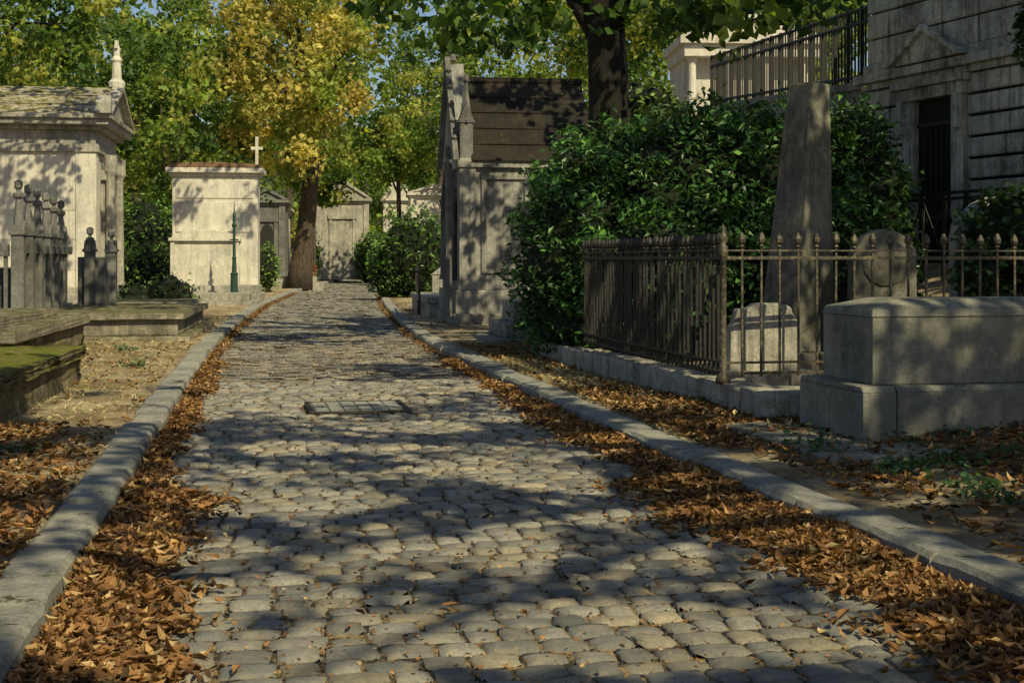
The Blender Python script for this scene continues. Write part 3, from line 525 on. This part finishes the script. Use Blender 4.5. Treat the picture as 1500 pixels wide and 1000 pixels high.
# ------------------------------------------------------------ plinth wall and iron fence
g=group('low_stone_wall'); mb=MB(); a=Vector((2.02,12.15)); b_=Vector((.3,19.6)); L=(b_-a).length; t=(b_-a)/L; nrm=Vector((t.y,-t.x)); nrm=nrm if nrm.x>0 else -nrm
s=0
while s<L:
    l=random.uniform(.7,1.2); e_=min(s+l,L)-.012; o=random.uniform(-.02,.02); h=.36+random.uniform(-.015,.01)
    q=[a+t*s+nrm*o,a+t*e_+nrm*o,a+t*e_+nrm*.34,a+t*s+nrm*.34]
    mb.add([(p.x,p.y,0) for p in q]+[(p.x,p.y,h) for p in q],[(0,1,2,3),(4,5,6,7),(0,1,5,4),(1,2,6,5),(2,3,7,6),(3,0,4,7)]); s+=l
obj('roadside_blocks',mb,M['limed'],g,0,cuts=6,jit=.012,smooth=True)
mb=MB(); mb.box(2.06,2.62,11.55,12.1,-.05,.38,rot=.2); mb.box(2.64,3.6,12.2,12.5,0,.36,rot=.15); mb.box(3.6,6.5,12.5,12.8,0,.36,rot=.1); obj('side_blocks',mb,M['limed'],g,0,cuts=8,jit=.01,smooth=True)
g=group('iron_fence'); ZB=.36
def run(p0,p1,sp,mat,nm,fin,r_=.0095):
    mb=MB(); p0=Vector(p0);p1=Vector(p1); L=(p1-p0).length; t=(p1-p0)/L; ang=math.atan2(t.y,t.x); n=int(L/sp)
    for i in range(1,n+1):
        p=p0+t*(i*sp); jj=random.uniform(-.01,.01)
        mb.box(p.x-r_,p.x+r_,p.y-r_,p.y+r_,ZB+.06,1.6,rot=ang,lean=(jj,jj))
        z=1.6+random.uniform(-.008,.008); mb.lathe(p.x+jj,p.y+jj,[(.012,z),(.026,z+.015),(.014,z+.03),(.034,z+.055),(.038,z+.085),(.024,z+.12),(.006,z+.145)],6)
    for z0,z1 in ((ZB+.08,ZB+.105),(ZB+.18,ZB+.2),(1.5,1.53),(1.575,1.59)):
        nn=Vector((-t.y,t.x))*.018
        q=[p0-nn,p1-nn,p1+nn,p0+nn]; mb.add([(v.x,v.y,z0) for v in q]+[(v.x,v.y,z1) for v in q],[(0,1,2,3),(4,5,6,7),(0,1,5,4),(1,2,6,5),(2,3,7,6),(3,0,4,7)])
    obj(nm,mb,M[mat],g)
C0=(1.94,12.55); run(C0,(.93,17.6),.125,'iron','roadside_bars',1,.012); run(C0,(5.6,13.3),.185,'ironl','side_bars',1); run((.93,17.6),(3.2,18.1),.14,'iron','rear_bars',1)
mb=MB(); mb.lathe(*C0,[(.07,ZB),(.07,ZB+.05),(.035,ZB+.1),(.03,1.5),(.045,1.52),(.045,1.62),(.025,1.64),(.045,1.69),(.035,1.73),(.02,1.75),(.028,1.78),(.004,1.83)],10); obj('corner_post',mb,M['ironl'],g,smooth=True)

# ------------------------------------------------------------ big granite tomb right
g=group('granite_tomb',(2.57,10.0,0),.2)
mb=MB(); mb.box(-.62,.55,-.72,1.25,.02,.17); obj('ground_slab',mb,M['granite'],g,.012,cuts=3,jit=.004)
mb=MB()
mb.box(0,.27,0,1.15,.1,.52); mb.box(0,.27,0,1.15,.52,.565,tx=0,ty=.04)
mb.box(.278,3.6,0.004,1.146,.1,.52); mb.box(.278,3.6,.004,1.146,.52,.563,tx=0,ty=.04)
obj('plinth',mb,M['granite'],g,.012)
mb=MB(); mb.box(.14,3.4,.13,1.0,.565,1.07); mb.box(.13,3.41,.12,1.01,1.07,1.13,tx=.02,ty=.02); mb.box(.15,3.39,.14,.99,1.13,1.2,tx=.28,ty=.2); obj('sarcophagus',mb,M['granite'],g,.01)
cu=bpy.data.curves.new('inscription','FONT'); cu.body='SEPULTURE\nDE FAMILLE\n TUILLEUX'; cu.size=.1; cu.extrude=.0025; cu.align_x='CENTER'; cu.space_line=1.1
to=bpy.data.objects.new('inscription',cu); sc.collection.objects.link(to); to.parent=g; to.location=(.1385,.565,.93); to.rotation_euler=(math.pi/2,0,-math.pi/2)
cu.materials.append(M['granite'])

g=group('obelisk',(3.12,15,.2),.62); mb=MB(); mb.box(-.3,.3,-.3,.3,.3,3.22,tx=.14,ty=.14,lean=(.11,-.09)); obj('shaft',mb,M['obel'],g,.015,cuts=6,jit=.005)
mb=MB(); mb.box(-.4,.4,-.4,.4,-.2,.3); obj('base',mb,M['obel'],g,.02)
def stele(name,loc,rot,w,h,t,mt,rough=0,arc=.5):
    g=group(name,loc,rot); mb=MB(); pts=[(0,0),(w,0)]+[(w/2+w/2*math.cos(a),h-arc*w+arc*w*math.sin(a)) for a in np.linspace(0,math.pi,11)]
    if rough: pts=[(x+random.uniform(-rough,rough),z+random.uniform(-rough,rough)) for x,z in pts]
    mb.prism(pts,'y',0,t); mb.box(-.08,w+.08,-.08,t+.08,-.3,.12); obj('stone',mb,M[mt],g,.025); return g
stele('broken_headstone',(2.14,13.25,.3),.15,.72,.8,.16,'limed',.04,.4)
g=stele('headstone',(3.6,14.4,.3),.1,.7,1.52,.2,'obel',0,.45)
mb=MB(); mb.lathe(0,0,[(.27,0),(.25,.02),(.2,.04),(.15,.05),(.05,.06)],14); o=obj('shell_medallion',mb,M['obel'],g); o.location=(.35,0,1.17); o.rotation_euler=(math.pi/2,0,0)
stele('headstone',(5.2,16,.5),.0,1.1,1.75,.25,'limed',.02,.45)
stele('headstone',(6.4,15,.5),.0,.7,1.1,.2,'limed',.02,.3)

# ------------------------------------------------------------ right mausoleum building
g=group('large_mausoleum',(5.72,22,1.1),-1.2); mb=MB(); mb.box(.05,7,.08,5,-1,8.5); obj('core_walls',mb,M['dark'],g)
mb=MB(); z=0.
while z<3.05:
    for (xa,xb) in ((0,1.02),(2.4,7)):
        x=xa
        while x<xb-.05:
            l=random.uniform(.5,.95); e_=min(x+l,xb)
            if xb-e_<.25: e_=xb
            mb.box(x+.01,e_-.01,-.015+random.uniform(-.015,.01),.3,z+.02,z+.29); x=e_
    mb.box(-.01,.3,.31,5,z+.012,z+.298)
    z+=.31
z=3.5
while z<6.5:
    x=0
    while x<7: l=random.uniform(.7,1.3); mb.box(x+.006,min(x+l,7)-.006,random.uniform(-.008,.005),.3,z+.012,z+.398); x+=l
    mb.box(-.005,.3,.31,5,z+.01,z+.4); z+=.41
obj('rusticated_blocks',mb,M['rust'],g,.024)
mb=MB(); mb.box(-.06,7,-.07,5,3.1,3.2); mb.box(-.16,7,-.17,5,3.2,3.34); mb.box(-.04,7,-.05,5,3.34,3.5)
mb.box(-.12,7,-.14,5,-.8,-.02); obj('string_course',mb,M['rust'],g,.015)
mb=MB(); mb.box(1.03,1.28,-.1,.1,-.02,2.8); mb.box(2.15,2.39,-.1,.1,-.02,2.8); mb.box(.95,2.47,-.16,.1,2.8,2.98); mb.box(.9,2.52,-.24,.1,2.98,3.09)
mb.prism([(.88,3.36),(2.54,3.36),(1.71,3.78)],'y',-.2,.0); mb.prism([(.8,3.345),(1.71,3.9),(2.62,3.345),(2.5,3.345),(1.71,3.8),(.92,3.345)],'y',-.3,-.2)
mb.box(1.0,1.12,-.2,-.1,2.3,2.8); mb.box(2.3,2.42,-.2,-.1,2.3,2.8); obj('door_surround',mb,M['rust'],g,.012)
mb=MB(); mb.box(1.28,2.15,.02,.055,0,2.8); obj('doorway',mb,M['dark'],g)
mb=MB()
for i in range(7): mb.box(1.32+i*.13,1.335+i*.13,-.01,.005,0,2.4)
mb.box(1.28,2.15,-.015,.01,2.4,2.46); mb.box(1.28,2.15,-.015,.01,1.0,1.05); obj('iron_door_grille',mb,M['ironb'],g)
g2=group('iron_gate_railing',(5.72,22,1.1),-1.2); mb=MB(); 
for z0 in (1.28,1.2,.35): mb.box(1.9,4.6,-1.12,-1.08,z0,z0+.04)
for i in range(7):
    x=1.9+i*.45; mb.box(x-.02,x+.02,-1.125,-1.075,-.3,1.3)
    if i<6:
        for (za,zb) in ((.4,1.18),(1.18,.4)):
            mb.add([(x,-1.1,za),(x+.025,-1.1,za),(x+.45,-1.1,zb),(x+.425,-1.1,zb),(x,-1.085,za),(x+.025,-1.085,za),(x+.45,-1.085,zb),(x+.425,-1.085,zb)],[(0,1,2,3),(4,5,6,7),(0,1,5,4),(1,2,6,5),(2,3,7,6),(3,0,4,7)])
obj('rails',mb,M['ironb'],g2)
A=Vector((6.45,23.5,4.5)); B=Vector((5.45,38,5.65))
g=group('retaining_wall'); mb=MB()
q=[(A.x,A.y),(B.x,B.y),(B.x+.4,B.y),(A.x+.4,A.y)]; mb.add([(x,y,.3) for x,y in q]+[(q[0][0],q[0][1],A.z-.02),(q[1][0],q[1][1],B.z-.02),(q[2][0],q[2][1],B.z-.02),(q[3][0],q[3][1],A.z-.02)],[(0,1,2,3),(4,5,6,7),(0,1,5,4),(1,2,6,5),(2,3,7,6),(3,0,4,7)])
obj('wall',mb,M['limed'],g); mb=MB(); q=[(A.x-.08,A.y),(B.x-.08,B.y),(B.x+.48,B.y),(A.x+.48,A.y)]
mb.add([(q[i][0],q[i][1],(A.z,B.z,B.z,A.z)[i]-.02) for i in range(4)]+[(q[i][0],q[i][1],(A.z,B.z,B.z,A.z)[i]+.12) for i in range(4)],[(0,1,2,3),(4,5,6,7),(0,1,5,4),(1,2,6,5),(2,3,7,6),(3,0,4,7)]); obj('coping',mb,M['limed'],g)
g=group('terrace_railing'); mb=MB()
for i in range(73):
    p=A.lerp(B,i/72)+Vector((.1,0,.12)); mb.box(p.x-.016,p.x+.016,p.y-.016,p.y+.016,p.z,p.z+1.35)
    if i%4==0: mb.box(p.x-.032,p.x+.032,p.y-.032,p.y+.032,p.z,p.z+1.4)
for h in (.12,1.1,1.35):
    pa=A+Vector((.1,0,.12+h)); pb=B+Vector((.1,0,.12+h)); mb.tube([pa,pb],[.035,.035],5)
obj('bars',mb,M['ironb'],g)
g=group('terrace_chapel',(5.6,44,5.2),.05); mb=MB(); mb.box(0,4.2,.3,3,0,3.1)
for i in range(4): mb.lathe(.2+i*1.2,0,[(.2,.3),(.15,.4),(.13,2.6),(.2,2.8)],10)
mb.box(-.1,4.3,-.3,3,0,.3); mb.box(-.1,4.3,-.3,3,2.8,3.2); mb.box(-.25,4.45,-.45,3,3.2,3.45); mb.prism([(-.25,3.45),(4.45,3.45),(2.1,4.3)],'y',-.4,3); obj('walls',mb,M['lime'],g,.015)
g=group('terrace_tomb',(4.6,40,3.6),.1); mb=MB(); mb.box(0,1.2,0,1,-2,1.6); mb.box(-.1,1.3,-.1,1.1,1.6,1.75); mb.prism([(-.1,1.75),(1.3,1.75),(.6,2.2)],'y',-.08,1.08); obj('stone',mb,M['lime'],g,.015)

# ------------------------------------------------------------ light & camera
w=bpy.data.worlds.new('World'); sc.world=w; w.use_nodes=True; nt=w.node_tree; bg=nt.nodes['Background']; sky=nt.nodes.new('ShaderNodeTexSky'); sky.sky_type='NISHITA'; sky.sun_disc=False
el=math.asin(sun[2]); sky.sun_elevation=el; sky.sun_rotation=math.atan2(sun[0],sun[1]); nt.links.new(sky.outputs[0],bg.inputs[0]); bg.inputs[1].default_value=.085
ld=bpy.data.lights.new('sun','SUN'); ld.energy=5; ld.angle=math.radians(.5); ld.color=(1,.88,.54); lo=bpy.data.objects.new('sun',ld); sc.collection.objects.link(lo)
lo.rotation_euler=Vector(tuple(sun)).to_track_quat('Z','Y').to_euler(); lo.location=(10,-15,20)
cam=bpy.data.cameras.new('camera'); cam.lens=48; cam.sensor_width=36; cam.shift_y=-.08; cam.clip_end=1500; cam.clip_start=.05
co=bpy.data.objects.new('camera',cam); co.location=(0,0,1.5); co.rotation_euler=(math.pi/2,0,0); sc.collection.objects.link(co); sc.camera=co
